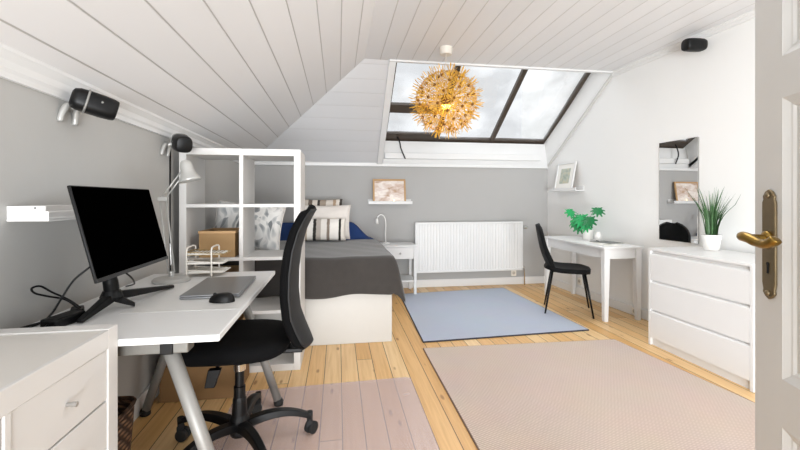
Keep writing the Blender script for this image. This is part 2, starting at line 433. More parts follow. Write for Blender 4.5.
# local x runs from the free edge to the hinge, local -y is the face seen from the room side
DW, DT = .84, .04
def dr(x0, x1, z0, z1, y0=0, y1=DT): return B(x0, x1, y0, y1, z0, z1)
Zs = [(.008,.19),(.655,.765),(1.405,1.50),(2.0,2.12)]
fr = bmesh.new()
box(fr, 0, .092, 0, DT, .008, 2.12); box(fr, DW-.1, DW, 0, DT, .008, 2.12)
for a, b in Zs: box(fr, .092, DW-.1, 0, DT, a, b)
obj('door_leaf', fr, M['door'], door)
for (a, b), (c, d) in zip(Zs[:-1], Zs[1:]):
    b2 = bmesh.new(); x0, x1 = .092, DW-.1; z0, z1 = b, c
    def ring(i, y): return [(x0+i,y,z0+i),(x1-i,y,z0+i),(x1-i,y,z1-i),(x0+i,y,z1-i)]
    rs = [ring(0,.0005),ring(.014,.008),ring(.019,.009),ring(.024,.013),ring(.060,.010),ring(.066,.008)]
    vr = [[b2.verts.new(p) for p in r] for r in rs]
    for r1, r2 in zip(vr, vr[1:]):
        for k in range(4): b2.faces.new([r1[k], r1[(k+1)%4], r2[(k+1)%4], r2[k]])
    b2.faces.new(vr[-1])
    bk = [b2.verts.new(p) for p in ring(0,.03)]; b2.faces.new(bk)
    for k in range(4): b2.faces.new([vr[0][k], vr[0][(k+1)%4], bk[(k+1)%4], bk[k]])
    obj('door_panel', b2, M['door'], door)
hs = .056
hd = bpy.data.objects.new('door_handle', None); COL.objects.link(hd); hd.parent = door; hd.location = (hs, 0, 1.083); hd.scale = (.95, 1, .93)
bp = bmesh.new()
out = [(-.022,-.125),(-.023,-.115),(-.023,.09),(-.019,.098),(-.021,.106),(-.012,.118),(0,.124),(.012,.118),(.021,.106),(.019,.098),(.023,.09),(.023,-.115),(.022,-.125),(.019,-.132),(.021,-.14),(.012,-.15),(0,-.156),(-.012,-.15),(-.021,-.14),(-.019,-.132)]
out = out[1:12] + out[13:]
hexa(bp, [(a,0,b) for a,b in out], [(a,-.006,b) for a,b in out])
pl = obj('handle_plate', bp, M['brass_dark'], hd, bev=.002)
for zz in (.108, -.14):
    obj('plate_screw', L([(.001,-.001),(.007,0),(.008,.002),(.005,.005),(.001,.006)], 12, M=Matrix.Translation((0,-.006,zz)) @ Matrix.Rotation(PI/2,4,'X')), M['brass_dark'], hd, smooth=True)
kb = bmesh.new(); lathe(kb, [(.005,0),(.005,.001)], 10, M=Matrix.Translation((0,-.0065,-.066)) @ Matrix.Rotation(PI/2,4,'X')); box(kb, -.003,.003,-.0076,-.0064,-.09,-.066)
obj('keyhole', kb, M['black'], hd)
lv = bmesh.new()
tube(lv, [(0,-.004,0),(0,-.012,0),(0,-.016,0)], [.019,.018,.012], 16)
tube(lv, spline([(0,-.01,0),(0,-.03,0),(.001,-.05,.001),(.012,-.064,.004),(.035,-.066,.002),(.06,-.062,-.006),(.085,-.060,-.008),(.105,-.058,0),(.112,-.055,.008)], 6),
     [.009]*6+[.009]*6+[.0105]*6+[.0125]*6+[.012]*6+[.011]*6+[.0115]*6+[.012]*6+[.008], 14)
obj('lever', lv, M['brass'], hd, smooth=True)

# ------------------------------------------------------------------ floor coverings
def quad_rug(name, pts, h, m, me, label):
    r = thing(name, label, 'rug', (sum(p[0] for p in pts)/4, sum(p[1] for p in pts)/4, 0))
    c = r.location; P = [Vector((p[0]-c.x, p[1]-c.y, 0)) for p in pts]
    b = bmesh.new(); hexa(b, [p+Vector((0,0,.0005)) for p in P], [p+Vector((0,0,h)) for p in P]); obj('rug_field', b, m, r)
    b = bmesh.new()
    for i in range(4):
        a, d = P[i], P[(i+1)%4]; tube(b, [a+Vector((0,0,h*.5)), d+Vector((0,0,h*.5))], h*.55, 8)
    obj('rug_binding', b, me, r)
    return r
quad_rug('floor_rug', [(.69,3.20),(2.21,3.27),(2.14,4.98),(.75,4.84)], .012, M['bluerug'], M['rugedge'], 'blue-grey flat woven rug with dark binding in front of the radiator')
quad_rug('floor_rug', [(.645,1.0),(2.43,1.0),(2.27,3.01),(.66,3.06)], .010, M['rug'], M['rugedge2'], 'large beige ribbed rug with brown binding in front of the chest of drawers')
b = bmesh.new(); o_ = [(-.60,1.25),(.47,1.25),(.47,2.585),(.44,2.60),(-.57,2.56),(-.60,2.53)]
hexa(b, [(x,y,.0004) for x,y in o_], [(x,y,.0014) for x,y in o_])
tag(obj('chair_mat', b, M['film']), 'translucent vinyl floor protector mat beneath the office chair', 'floor mat')

# ------------------------------------------------------------------ low cabinet with drawers beside the desk
cab = thing('drawer_cabinet', 'white cube cabinet with flush drawers and small knobs at the near end of the desk', 'cabinet', (-.873, .934, 0))
def cz(z): return z if z <= .001 else 1.175-(1.175-z)*.951 - (.05 if z < .06 else 0)
def cb(x0,x1,y0,y1,z0,z1): return B(x0,x1,y0,y1,cz(z0),cz(z1))
hw, hl = .204, .415
obj('side_panel', cb(-hw,hw,hl-.052,hl,0,.772), M['white2'], cab, bev=.002)
obj('side_panel', cb(-hw,hw,-hl,-hl+.052,0,.772), M['white2'], cab, bev=.002)
tp = cb(-hw,hw,-hl+.052,hl-.052,.712,.768); obj('top', tp, M['topgrey'], cab, bev=.002, label='off-white top')
obj('top_edge', cb(hw-.012,hw+.0005,-hl+.052,hl-.052,.711,.7695), M['white2'], cab, bev=.002)
obj('bottom', cb(-hw,hw,-hl+.052,hl-.052,0,.055), M['white2'], cab, bev=.002)
obj('divider', cb(-hw,hw,-.009,.009,.055,.712), M['white2'], cab, bev=.002)
obj('divider', cb(-hw,hw-.002,-hl+.052,hl-.052,.375,.392), M['white2'], cab, bev=.002)
obj('back_panel', cb(-hw,-hw+.01,-hl+.052,hl-.052,.055,.712), M['white2'], cab)
for (y0,y1) in ((-hl+.052,-.009),(.009,hl-.052)):
    for (z0,z1) in ((.055,.215),(.215,.375),(.392,.552),(.552,.712)):
        d = obj('drawer', cb(-hw+.02,hw-.004,y0+.003,y1-.003,z0+.003,z1-.003), M['white2'], cab, bev=.002)
        ym, zm = (y0+y1)/2, (cz(z0)+cz(z1))/2
        kb = bmesh.new(); lathe(kb, [(.005,0),(.005,.012),(.0065,.013),(.0065,.024),(.005,.025)], 14, M=Matrix.Translation((hw-.004,ym,zm)) @ Matrix.Rotation(PI/2,4,'Y'))
        obj('knob', kb, M['steel'], d, smooth=False)

# ------------------------------------------------------------------ desk
DX0, DX1, DY0, DY1, DZ = -1.055, -.375, 1.352, 2.505, .74
desk = thing('desk', 'white rectangular office desk on grey tubular A-shaped legs', 'desk', ((DX0+DX1)/2, (DY0+DY1)/2, .0015))
cx, cy = desk.location.x, desk.location.y
obj('tabletop', B(DX0-cx, DX1-cx, DY0-cy, DY1-cy, DZ-.022, DZ), M['white'], desk, bev=.003)
ax = -.685 - cx
for yw in (1.43, 2.36):
    y = yw - cy
    fb = bmesh.new(); box(fb, ax-.20, ax+.20, y-.03, y+.03, DZ-.07, DZ-.026); obj('crossbar', fb, M['bar'], desk, bev=.004)
    for s in (-1, 1):
        lg = bmesh.new()
        tube(lg, [(ax+s*.135,y,DZ-.065),(ax+s*.345,y,.03)], [.024,.022], 16)
        l_ = obj('leg', lg, M['silver'], desk, smooth=True)
        obj('leg_foot', L([(.024,0),(.027,.004),(.026,.022),(.022,.034)], 16, (ax+s*.35,y,.0005)), M['rubber'], l_, smooth=True)
        obj('corner_bracket', B(ax+s*.135-.02, ax+s*.135+.02, y-.034, y+.034, DZ-.072, DZ-.0255), M['black'], desk, bev=.003)
for xw in (-.60, -.80):
    obj('side_rail', B(xw-cx-.015, xw-cx+.015, 1.46-cy, 2.33-cy, DZ-.06, DZ-.026), M['silver'], desk)

# desk pad
b = B(-.82, -.385, 1.655, 2.22, DZ+.0018, DZ+.0032); tag(obj('desk_pad', b, M['pad']), 'clear plastic pad lying on the desk beneath the laptop', 'desk pad')
# laptop (closed)
lp = thing('laptop', 'closed grey aluminium laptop lying on the desk pad', 'laptop', (-.553, 2.04, DZ+.0036), math.radians(1.5))
obj('base', B(-.122,.122,-.205,.205,.0015,.010), M['laptop'], lp, bev=.002)
obj('lid', B(-.122,.122,-.205,.205,.011,.018), M['laptop'], lp, bev=.002)
obj('hinge', TB([(-.119,-.14,.010),(-.119,.14,.010)], .006), M['black'], lp)
for sx in (-1,1):
    for sy in (-1,1): obj('foot', L([(.006,-.0001),(.006,.002)], 10, (sx*.1,sy*.18,0)), M['rubber'], lp)
pb = bmesh.new()
for k, yy in enumerate((.02,.06,.10)): box(pb, .02+k*.03-.01, .02+k*.03+.012, -.2065, -.2045, .004, .008)
obj('port', pb, M['black'], lp)
# mouse
ms = thing('computer_mouse', 'black computer mouse in front of the closed laptop', 'mouse', (-.482, 1.775, DZ+.0036), math.radians(80))
def msf(u, v):
    a = 2*PI*u; t = v*PI/2
    return (.031*math.cos(a)*math.cos(t)**.6, (.054*math.sin(a))*math.cos(t)**.6, .001+.036*math.sin(t)*(1-.25*math.sin(a)*math.cos(t)))
b = surf(msf, 28, 10); bmesh.ops.remove_doubles(b, verts=b.verts[:], dist=.0003); obj('body', b, M['black'], ms, smooth=True)
obj('scroll_wheel', L([(.007,-.003),(.0075,0),(.007,.003)], 12, M=Matrix.Translation((0,.03,.031)) @ Matrix.Rotation(PI/2,4,'Y')), M['rubber'], ms)

# ------------------------------------------------------------------ monitor
mon = thing('computer_monitor', 'black flat computer monitor tilted back on a splayed stand', 'monitor', (-.87, 1.69, DZ+.0036))
pit = math.radians(14.3)
MM = Matrix.Translation((.08, -.03, .32)) @ Matrix.Rotation(-pit, 4, 'Y')   # screen faces +x
obj('bezel', B(-.010,.0005,-.266,.266,-.16,.16, M=MM), M['black'], mon, bev=.003)
obj('screen', B(-.003,.0012,-.262,.262,-.147,.156, M=MM), M['screen'], mon)
b = bmesh.new(); box(b, -.042,-.010,-.17,.17,-.10,.12, M=MM); obj('rear_housing', b, M['black'], mon, bev=.012)
obj('chin', B(-.002,.0025,-.265,.265,-.16,-.147, M=MM), mat('dark_grey_bezel','#171718',.35), mon)
b = bmesh.new(); tube(b, spline([(-.005,.03,.065),(-.006,.02,.12),(-.01,0,.2),(.03,-.03,.31)]), [.026]*8+[.024]*8+[.022]*8+[.02], 14); obj('neck', b, M['black'], mon, smooth=True)
def stand_leg(tip):
    b = bmesh.new(); t = Vector(tip); n = Vector((-t.y, t.x, 0)).normalized()
    c0 = Vector((-.005,.03,.035)); n = Vector((-(t-c0).y, (t-c0).x, 0)).normalized()
    q0 = [c0+n*.022, c0-n*.022, t-n*.012, t+n*.012]
    c1 = c0+Vector((0,0,.035))
    q1 = [c1+n*.018, c1-n*.018, t-n*.010+Vector((0,0,.014)), t+n*.010+Vector((0,0,.014))]
    hexa(b, q0, q1); return b
for tip in ((.075,.40,0),(.065,.06,0),(-.015,-.15,0)):
    obj('stand_leg', stand_leg((tip[0],tip[1],.0005)), M['black'], mon, bev=.004)
obj('stand_hub', L([(.036,.036),(.04,.05),(.03,.074)], 18, (-.005,.03,0)), M['black'], mon, smooth=False)
# power adapter + cables beside the stand
ad = thing('power_adapter', 'black power adapter brick lying beside the monitor stand', 'adapter', (-.94, 1.55, DZ), math.radians(-12))
obj('case', B(-.03,.03,-.06,.06,.0005,.034), M['black'], ad, bev=.006)
obj('plug_lead', TB(spline([(0,-.06,.016),(.01,-.09,.012),(-.03,-.12,.008),(-.06,-.06,.008)]), .004, 8), M['black'], ad, smooth=True)
hub = thing('usb_hub', 'small black connector hub tangled in cables behind the monitor', 'hub', (-.985, 1.70, DZ), .5)
obj('case', B(-.02,.02,-.035,.035,.0005,.02), M['black'], hub, bev=.004)
obj('socket_slot', B(.0195,.021,-.025,.025,.006,.014), M['shell'], hub)
def cable(name, pts, label, r=.0035):
    return tag(obj(name, TB(spline(pts), r, 8), M['black'], smooth=True), label, 'cable', None)
cable('looped_cable', [(-.95,1.66,DZ+.02),(-1.0,1.66,.80),(-1.03,1.615,.825),(-1.045,1.575,.846),(-1.045,1.56,.866),(-1.035,1.585,.868),(-1.02,1.62,.838),(-.99,1.66,.80),(-.955,1.67,.765)], 'black cable standing up in a loop against the grey wall')
cable('power_cable', [(-.885,1.60,.93),(-.93,1.585,.885),(-.96,1.57,.825),(-.985,1.56,.775),(-1.01,1.54,.748),(-1.04,1.50,.746)], 'black cable curving down from the back of the monitor')
cable('trailing_cable', [(-.98,1.63,.746),(-1.02,1.56,.746),(-1.04,1.50,.746),(-1.0,1.47,.746),(-.97,1.50,.746)], 'black cable coiled flat on the desk by the wall')
cable('screen_cable', [(-.88,1.77,.90),(-.86,1.83,.85),(-.90,1.95,.80),(-.97,2.08,.765),(-1.03,2.15,.7455)], 'thin cable drooping beneath the far edge of the monitor')

# ------------------------------------------------------------------ architect lamp
lamp = thing('desk_lamp', 'silver architect desk lamp with jointed arm and round base', 'lamp', (-.865, 2.262, DZ))
obj('base', L([(.086,.0005),(.09,.004),(.09,.014),(.082,.022),(.03,.028),(.014,.03),(.012,.055)], 32), M['lampgrey'], lamp, smooth=False)
e1 = Vector((-.05,.02,.435)); hd_ = Vector((.05,.03,.585))
def rods(a, c, off):
    b = bmesh.new(); a, c = Vector(a), Vector(c)
    for s in (-1, 1): tube(b, [a+Vector((s*off*.9,s*off*.3,0)), c+Vector((s*off*.9,s*off*.3,0))], .0042, 8)
    return b
obj('lower_arm', rods((0,0,.05), e1, .015), M['lampgrey'], lamp, smooth=True)
obj('spring', TB([(0.0,0,.09),(-.008,.006,.2)], .006), M['steel'], lamp)
obj('elbow_joint', B(e1.x-.024,e1.x+.024,e1.y-.01,e1.y+.01,e1.z-.012,e1.z+.012), M['lampgrey'], lamp, bev=.003)
obj('upper_arm', rods(e1, hd_, .011), M['lampgrey'], lamp, smooth=True)
Rm = Matrix.Translation(hd_ + Vector((.02,0,-.005))) @ Matrix.Rotation(math.radians(-14),4,'Y')
sh = bmesh.new(); lathe(sh, [(.018,.062),(.026,.054),(.031,.04),(.033,.008),(.038,-.012),(.052,-.036),(.058,-.05),(.056,-.05),(.036,-.014),(.03,.006)], 26, M=Rm, caps=False)
lathe(sh, [(.001,.065),(.018,.062)], 26, M=Rm, caps=False)
obj('shade', sh, M['lampgrey'], lamp, smooth=True)
obj('lamp_bulb', L([(.002,-.042),(.014,-.036),(.018,-.02),(.012,.0),(.01,.02)], 14, M=Rm), M['ceramic'], lamp, smooth=True)
obj('head_joint', L([(.011,-.012),(.011,.012)], 14, M=Matrix.Translation(hd_) @ Matrix.Rotation(PI/2,4,'X')), M['steel'], lamp)

# letter trays
tr = thing('letter_tray', 'cream wire letter tray with three tiers of papers at the back of the desk', 'letter tray', (-.74, 2.43, DZ))
tw, td = .09, .072
for s in (-1, 1):
    x = s*tw*.72 - .02; fb = bmesh.new()
    tube(fb, spline([(x,-td,.002),(x,-td,.08),(x,-td,.145),(x,-td+.02,.165),(x,td-.02,.165),(x,td,.145),(x,td,.08),(x,td,.002)], 6), .0045, 8)
    obj('frame', fb, M['cream'], tr, smooth=True)
for k in range(3):
    z = .022 + k*.05; b = bmesh.new(); box(b, -tw, tw+.01, -td+.006, td-.006, z, z+.003)
    rim = [(-tw,-td+.005,z+.018),(tw+.02,-td+.005,z+.006),(tw+.02,td-.005,z+.006),(-tw,td-.005,z+.018),(-tw,-td+.005,z+.018)]
    tube(b, rim, .003, 6)
    for i in range(9):
        xx = -tw + .022*i; tube(b, [(xx,-td+.005,z+.012),(xx,td-.005,z+.012)], .0014, 5)
    t_ = obj('tray', b, M['cream'] if k < 2 else M['wick2'], tr)
    obj('paper_sheets', B(-tw+.006, tw+.006, -td+.012, td-.012, z+.0032, z+.010), M['paper'], t_)

# ------------------------------------------------------------------ office chair
oc = thing('office_chair', 'black swivel office chair with tall curved back facing the desk', 'chair', (-.455, 1.965, .0015))
def rr(u, v, a, b, n=3.2):
    t = 2*PI*u; c, s = math.cos(t), math.sin(t)
    r = (abs(c)**n + abs(s)**n)**(-1/n)
    return a*c*r*v, b*s*r*v
prof = [(0,.08),(.55,.082),(.85,.078),(.97,.066),(1,.045),(.98,.022),(.88,.006),(.5,0),(0,0)]
b = bmesh.new(); rings = []
for rad, z in prof:
    rings.append([b.verts.new((lambda p: (p[0]-.01, p[1], .468+z-(.02*max(0,-p[0]/.24-.4))+ .006*(p[1]/.23)**2))(rr(k/40, max(rad,.001), .245, .235))) for k in range(40)])
for r1, r2 in zip(rings, rings[1:]):
    for k in range(40): b.faces.new([r1[k], r1[(k+1)%40], r2[(k+1)%40], r2[k]])
b.faces.new(rings[0]); b.faces.new(rings[-1])
obj('seat', b, M['black_fab'], oc, smooth=True)
bpf = [Vector(p) for p in ((.318,.492),(.302,.525),(.280,.575),(.256,.64),(.246,.74),(.248,.84),(.260,.94),(.284,1.03),(.312,1.09),(.338,1.135))]
def backf(u, v, off=0):
    t = v*(len(bpf)-1); i = min(int(t), len(bpf)-2); k = t-i
    p = bpf[i].lerp(bpf[i+1], k)
    w = .18*(.74 + .26*math.sin(min(1, v*1.5)*PI/2)) * (1 - max(0,(v-.55)/.45)**2.4*.42)
    if v < .1: w *= (.62 + .38*math.sqrt(v/.1))
    if v > .93: w *= math.sqrt(max(.1, 1-((v-.93)/.07)**2*.75))
    s = u*2-1
    return (p.x - .032*s*s*(1-.3*v) + off, s*w, p.y)
obj('backrest', surf(lambda u,v: backf(u,v,0), 20, 40), M['black_fab'], oc, smooth=True, solid=.03, soff=0)
obj('back_shell', surf(lambda u,v: backf(.03+.94*u,.006+.975*v,.017), 20, 40), M['shell'], oc, smooth=True, solid=.010, soff=0)
obj('back_bracket', B(.06,.29,-.04,.04,.452,.475), M['black'], oc, bev=.006)
obj('seat_mechanism', B(-.11,.11,-.09,.09,.435,.472), M['black'], oc, bev=.008)
b = bmesh.new(); tube(b, [(-.06,-.09,.45),(-.06,-.17,.445)], .008, 8); hexa(b, [(-.095,-.20,.385),(-.055,-.20,.385),(-.055,-.17,.385),(-.095,-.17,.385)], [(-.08,-.20,.46),(-.03,-.20,.46),(-.03,-.17,.46),(-.08,-.17,.46)]); obj('adjusting_lever', b, M['black'], oc, bev=.006)
obj('gas_lift', L([(.026,.12),(.026,.30),(.0205,.302),(.0205,.44)], 20), M['black'], oc, smooth=False)
obj('lift_collar', L([(.027,.375),(.027,.405)], 20), M['chrome'], oc)
obj('hub', L([(.04,.075),(.046,.09),(.044,.15),(.034,.17),(.03,.24),(.027,.25)], 22), M['black'], oc, smooth=False)
for k in range(5):
    a = math.radians(14+72*k); ca, sa = math.cos(a), math.sin(a)
    b = bmesh.new(); n = 14; rg = []
    for i in range(n+1):
        t = i/n; r = .03+.30*t; z = .118+.040*math.sin(t*PI*.62)-.068*t**2.2; w = .032*(1-.42*t); h = .023*(1-.3*t)
        rg.append([b.verts.new((r*ca-sa*s*w, r*sa+ca*s*w, z+q*h)) for s,q in ((-1,-.6),(-.7,1),(.7,1),(1,-.6))])
    for r1, r2 in zip(rg, rg[1:]):
        for j in range(4): b.faces.new([r1[j], r1[(j+1)%4], r2[(j+1)%4], r2[j]])
    b.faces.new(rg[0]); b.faces.new(rg[-1])
    arm = obj('base_arm', b, M['black'], oc, bev=.004)
    cbm = bmesh.new()
    px, py = .325*ca, .325*sa
    tube(cbm, [(px,py,.062),(px,py,.112)], [.014,.016], 12)
    wa = a + .7 + k*1.3
    for s in (-1, 1):
        X = Matrix.Translation((px+.012*math.cos(wa), py+.012*math.sin(wa), .031)) @ Matrix.Rotation(wa,4,'Z') @ Matrix.Rotation(PI/2,4,'X')
        lathe(cbm, [(.022,-.010),(.029,-.008),(.03,0),(.029,.008),(.022,.010)], 18, (0,0,s*.013), M=X)
    box(cbm, px-.014, px+.014, py-.014, py+.014, .045, .07)
    obj('caster', cbm, M['rubber'], arm)

# ------------------------------------------------------------------ shelf divider
KX0, KX1, KY0, KY1, KH = -1.035, -.255, 2.825, 3.205, 1.515
ks = thing('shelf_unit', 'tall white open cube shelf standing between desk and bed', 'shelf', ((KX0+KX1)/2, (KY0+KY1)/2, 0))
w2, d2 = (KX1-KX0)/2, (KY1-KY0)/2
for s in (-1,1): obj('side_panel', B(min(s*w2,s*(w2-.045)), max(s*w2,s*(w2-.045)), -d2, d2, 0, KH), M['white2'], ks, bev=.002)
obj('top_panel', B(-w2+.045, w2-.045, -d2, d2, KH-.045, KH), M['white2'], ks, bev=.002)
obj('bottom_panel', B(-w2+.045, w2-.045, -d2, d2, 0, .045), M['white2'], ks, bev=.002)
zs = [.045, .405, .77, 1.13, KH-.045]
for z in zs[1:-1]: obj('shelf', B(-w2+.045, w2-.045, -d2+.001, d2-.001, z-.011, z+.011), M['white2'], ks, bev=.001)
for z0, z1 in zip(zs[:-1], zs[1:]):
    obj('divider', B(-.013, .013, -d2+.0005, d2-.0005, z0+(.011 if z0>.05 else 0), z1-(.011 if z1<1.4 else 0)), M['white2'], ks, bev=.001)
# boxes in it
def open_box(name, label, loc, w, d, h, m, t=.012, handle=True, cat='box'):
    r = thing(name, label, cat, loc)
    b = bmesh.new(); box(b,-w,w,-d,-d+t,0,h); box(b,-w,w,d-t,d,0,h); box(b,-w,-w+t,-d+t,d-t,0,h); box(b,w-t,w,-d+t,d-t,0,h); box(b,-w+t,w-t,-d+t,d-t,0,t)
    obj('body', b, m, r, bev=.002)
    b = bmesh.new()
    for s in (-1,1):
        box(b,-w-.003,w+.003,s*d-.004,s*d+.004,h-.014,h+.003); box(b,s*w-.004,s*w+.004,-d+.004,d-.004,h-.014,h+.003)
    obj('rim', b, M['wood'], r, bev=.001)
    if handle: obj('grip_hole', B(-.035,.035,-d-.001,-d+.002,h*.62,h*.76), M['soil'], r)
    return r
open_box('storage_box', 'light brown box on the middle shelf beside the letter tray', (-.805, 3.0, .7815), .115, .15, .175, M['card'], handle=False)
open_box('storage_box', 'small brown box on the shelf under the light brown box', (-.79, 2.99, .4165), .12, .15, .26, M['wood'])
cr = open_box('wooden_crate', 'low tan wooden crate on the floor under the desk', (-.80, 2.64, .0005),   .215, .155, .42, M['crate'], .015, False, 'crate')
obj('plank_gap', B(-.2155,.2155,-.156,-.1545,.205,.209), M['soil'], cr)

# wicker basket
bk = thing('wicker_basket', 'brown rattan wastebasket on the floor between cabinet and desk', 'basket', (-.955, 1.70, 0))
b = bmesh.new(); rings = []
for (s, z) in ((.80,.0005),(.9,.1),(.97,.22),(1,.31),(.95,.312),(.9,.22),(.84,.1),(.76,.012)):
    rings.append([b.verts.new((*rr(k/40, s, .105, .20, 5), z)) for k in range(40)])
for r1, r2 in zip(rings, rings[1:]):
    for k in range(40): b.faces.new([r1[k], r1[(k+1)%40], r2[(k+1)%40], r2[k]])
b.faces.new(rings[0]); b.faces.new(rings[-1])
obj('woven_body', b, M['wick'], bk, smooth=True)
b = bmesh.new(); tube(b, [(*rr(k/40, 1, .105, .20, 5), .312) for k in range(41)], .008, 8); obj('rim', b, M['wick'], bk, smooth=True)

# ------------------------------------------------------------------ bed
bed = thing('bed', 'wide white box bed with storage base beside the shelf unit', 'bed', (-.26, 4.22, 0))
BX0, BX1, BY0, BY1 = -.99, .44, 3.27, 5.19
def bb(x0,x1,y0,y1,z0,z1): return B(x0+.26,x1+.26,y0-4.22,y1-4.22,z0,z1)
obj('base', bb(BX0,BX1,BY0,BY1,.0,.42), mat('warm_white_board', '#c0bdb7', .5, var=.02), bed, bev=.004)
obj('mattress', bb(BX0+.01,BX1-.01,BY0+.01,BY1-.01,.42,.645), M['blue'], bed, bev=.03)
random.seed(3)
def wr(x, y, k=1): return .5*math.sin(x*7.3*k+1.2*math.sin(y*5*k)) + .35*math.sin(y*9.1*k+x*4) + .25*math.sin((x+y)*17*k)
# navy duvet
def sm(t): t = max(0,min(1,t)); return t*t*(3-2*t)
def duvf(u, v):
    y = 4.655 + v*.535; a = -1.42 + u*1.60
    z = .662 + .012*wr(a,y,1.4)*.6
    bul = .20*sm((y-4.86)/.16)*(1-.45*sm((y-5.06)/.14))
    if a <= 0:
        x = .425 + a
        z += bul*(1-sm((a+.28)/.28))+.01
    else:
        x = .425 + .025 + .015*math.sin(y*11); z = z - a*.9 + .01
    return (x, y, z)
tag(obj('duvet', surf(duvf, 50, 34), M['blue'], smooth=True, solid=.012, soff=1), 'navy blue duvet bunched at the window end of the bed', 'bedding')
def thf(u, v):
    a = -1.40 + u*1.70; bq = -1.37 + v*1.665
    top = .695
    aa, bb_ = max(a,0), max(bq,0)
    x = .445 + min(a,0); y = BY0 - .005 - min(bq,0)
    z = top + .006*wr(x*1.2,y)
    m1, m2 = max(aa,bb_), min(aa,bb_)
    z -= m1 + .24*m2
    rx = 1-math.exp(-aa/.03); ry = 1-math.exp(-bb_/.03)
    x += .022*rx + aa*.10 + (.012*math.sin(y*16)*aa/.28 if bq<=0 else .15*m2)
    y -= .022*ry + bb_*.04 - (.012*math.sin(x*15+1)*bb_/.28)
    if bq > 0 and a <= 0: z += .012*math.sin(x*9)*bb_/.28
    # soften the edge
    return (x, y, z)
tag(obj('bed_throw', surf(thf, 74, 78), M['throw'], smooth=True, solid=.012, soff=1), 'charcoal grey plush throw spread over the foot of the bed', 'throw')
def pillow(name, label, w, h, t, loc, rot, m, piping=None, cat='pillow'):
    r = thing(name, label, cat, loc); r.rotation_euler = rot
    def half(s):
        def f(u, v):
            a, b = u*2-1, v*2-1
            ex = 1 - .06*(1-abs(b)**2)*abs(a)**4; ey = 1 - .06*(1-abs(a)**2)*abs(b)**4
            k = max(0,(1-a**4))**.55 * max(0,(1-b**4))**.55
            wob = 1+.10*math.sin(a*5+b*3)+.07*math.sin(b*8-a*4)
            return (a*w/2*ex, s*(t/2)*k*wob, b*h/2*ey)
        return surf(f, 24, 24)
    b = half(1); b2 = half(-1)
    me = bpy.data.meshes.new('x'); b2.to_mesh(me); b.from_mesh(me); bpy.data.meshes.remove(me); b2.free()
    bmesh.ops.remove_doubles(b, verts=b.verts[:], dist=.0005)
    obj('cushion_cover', b, m, r, smooth=True)
    if piping:
        pts = []
        for i in range(97):
            s = i/96*4; k = int(s)%4; f_ = s-int(s)
            a, q = ((-1+2*f_,-1),(1,-1+2*f_),(1-2*f_,1),(-1,1-2*f_))[k]
            ex = 1 - .06*(1-q*q)*abs(a)**4; ey = 1 - .06*(1-a*a)*abs(q)**4
            pts.append((a*w/2*ex, 0, q*h/2*ey))
        obj('piping', TB(pts, .004, 6), piping, r, smooth=True)
    return r
pillow('leaf_pillow', 'large pillow with grey leaf print seen through the shelf unit', .57, .41, .18, (-.762, 3.60, .94), (math.radians(-20),math.radians(7),math.radians(4)), M['leafp'], M['offw'])
pillow('striped_cushion', 'brown and grey striped cushion at the back of the cushion group', .50, .46, .14, (-.20, 4.83, .955), (math.radians(-16),0,math.radians(-4)), M['str2'])
pillow('ivory_cushion', 'plain ivory cushion between the two striped cushions', .58, .40, .13, (-.15, 4.63, .915), (math.radians(-20),0,math.radians(-6)), M['offw'], M['offw'])
pillow('striped_cushion', 'front lumbar cushion with white, tan and black stripes', .52, .26, .10, (-.17, 4.425, .843), (math.radians(-24),0,math.radians(-3)), M['str1'])

# ------------------------------------------------------------------ bedside table, lamp, ledge, picture
ns = thing('bedside_table', 'small white bedside table with drawer and low shelf', 'bedside table', (.745, 4.985, 0))
W, D = .205, .19
obj('top', B(-W-.008,W+.008,-D-.008,D+.008,.592,.61), M['white'], ns, bev=.003)
for sx in (-1,1):
    for sy in (-1,1): obj('leg', B(sx*W-(.034 if sx>0 else 0), sx*W+(.034 if sx<0 else 0), sy*D-(.034 if sy>0 else 0), sy*D+(.034 if sy<0 else 0), .0005, .592), M['white'], ns, bev=.002)
b = bmesh.new(); box(b,-W+.034,W-.034,D-.02,D-.002,.44,.592); box(b,-W+.004,-W+.02,-D+.034,D-.034,.44,.592); box(b,W-.02,W-.004,-D+.034,D-.034,.44,.592); obj('apron', b, M['white'], ns)
dwr = obj('drawer', B(-W+.036,W-.036,-D+.002,-D+.02,.445,.588), M['white'], ns, bev=.002)
obj('knob', L([(.005,0),(.005,.012),(.012,.016),(.012,.022),(.008,.026)], 14, M=Matrix.Translation((0,-D+.002,.517)) @ Matrix.Rotation(PI/2,4,'X')), M['steel'], dwr, smooth=True)
obj('shelf', B(-W+.004,W-.004,-D+.004,D-.004,.165,.183), M['white'], ns, bev=.002)
gl = thing('reading_lamp', 'small white gooseneck lamp on the bedside table', 'lamp', (.60, 5.05, .6105))
obj('base', L([(.055,0),(.057,.004),(.054,.012),(.012,.018)], 24), M['ceramic'], gl, smooth=False)
obj('gooseneck', TB(spline([(0,0,.015),(-.005,0,.12),(.0,0,.24),(-.015,0,.33),(-.06,0,.365),(-.10,0,.34),(-.112,0,.30)]), .007, 10), M['ceramic'], gl, smooth=True)
obj('lamp_head', L([(.010,.03),(.016,.025),(.020,-.02),(.023,-.035),(.019,-.033)], 16, (-.113,0,.285)), M['ceramic'], gl, smooth=True)
sh = thing('picture_ledge', 'white picture ledge on the grey back wall above the bedside table', 'shelf', (.67, YB, 1.12))
obj('ledge_board', B(-.285,.285,-.115,0,-.012,.0), M['white'], sh, bev=.002)
obj('front_lip', B(-.285,.285,-.122,-.112,-.012,.028), M['white'], sh, bev=.002)
obj('back_board', B(-.285,.285,-.01,-.0005,0,.05), M['white'], sh, bev=.002)
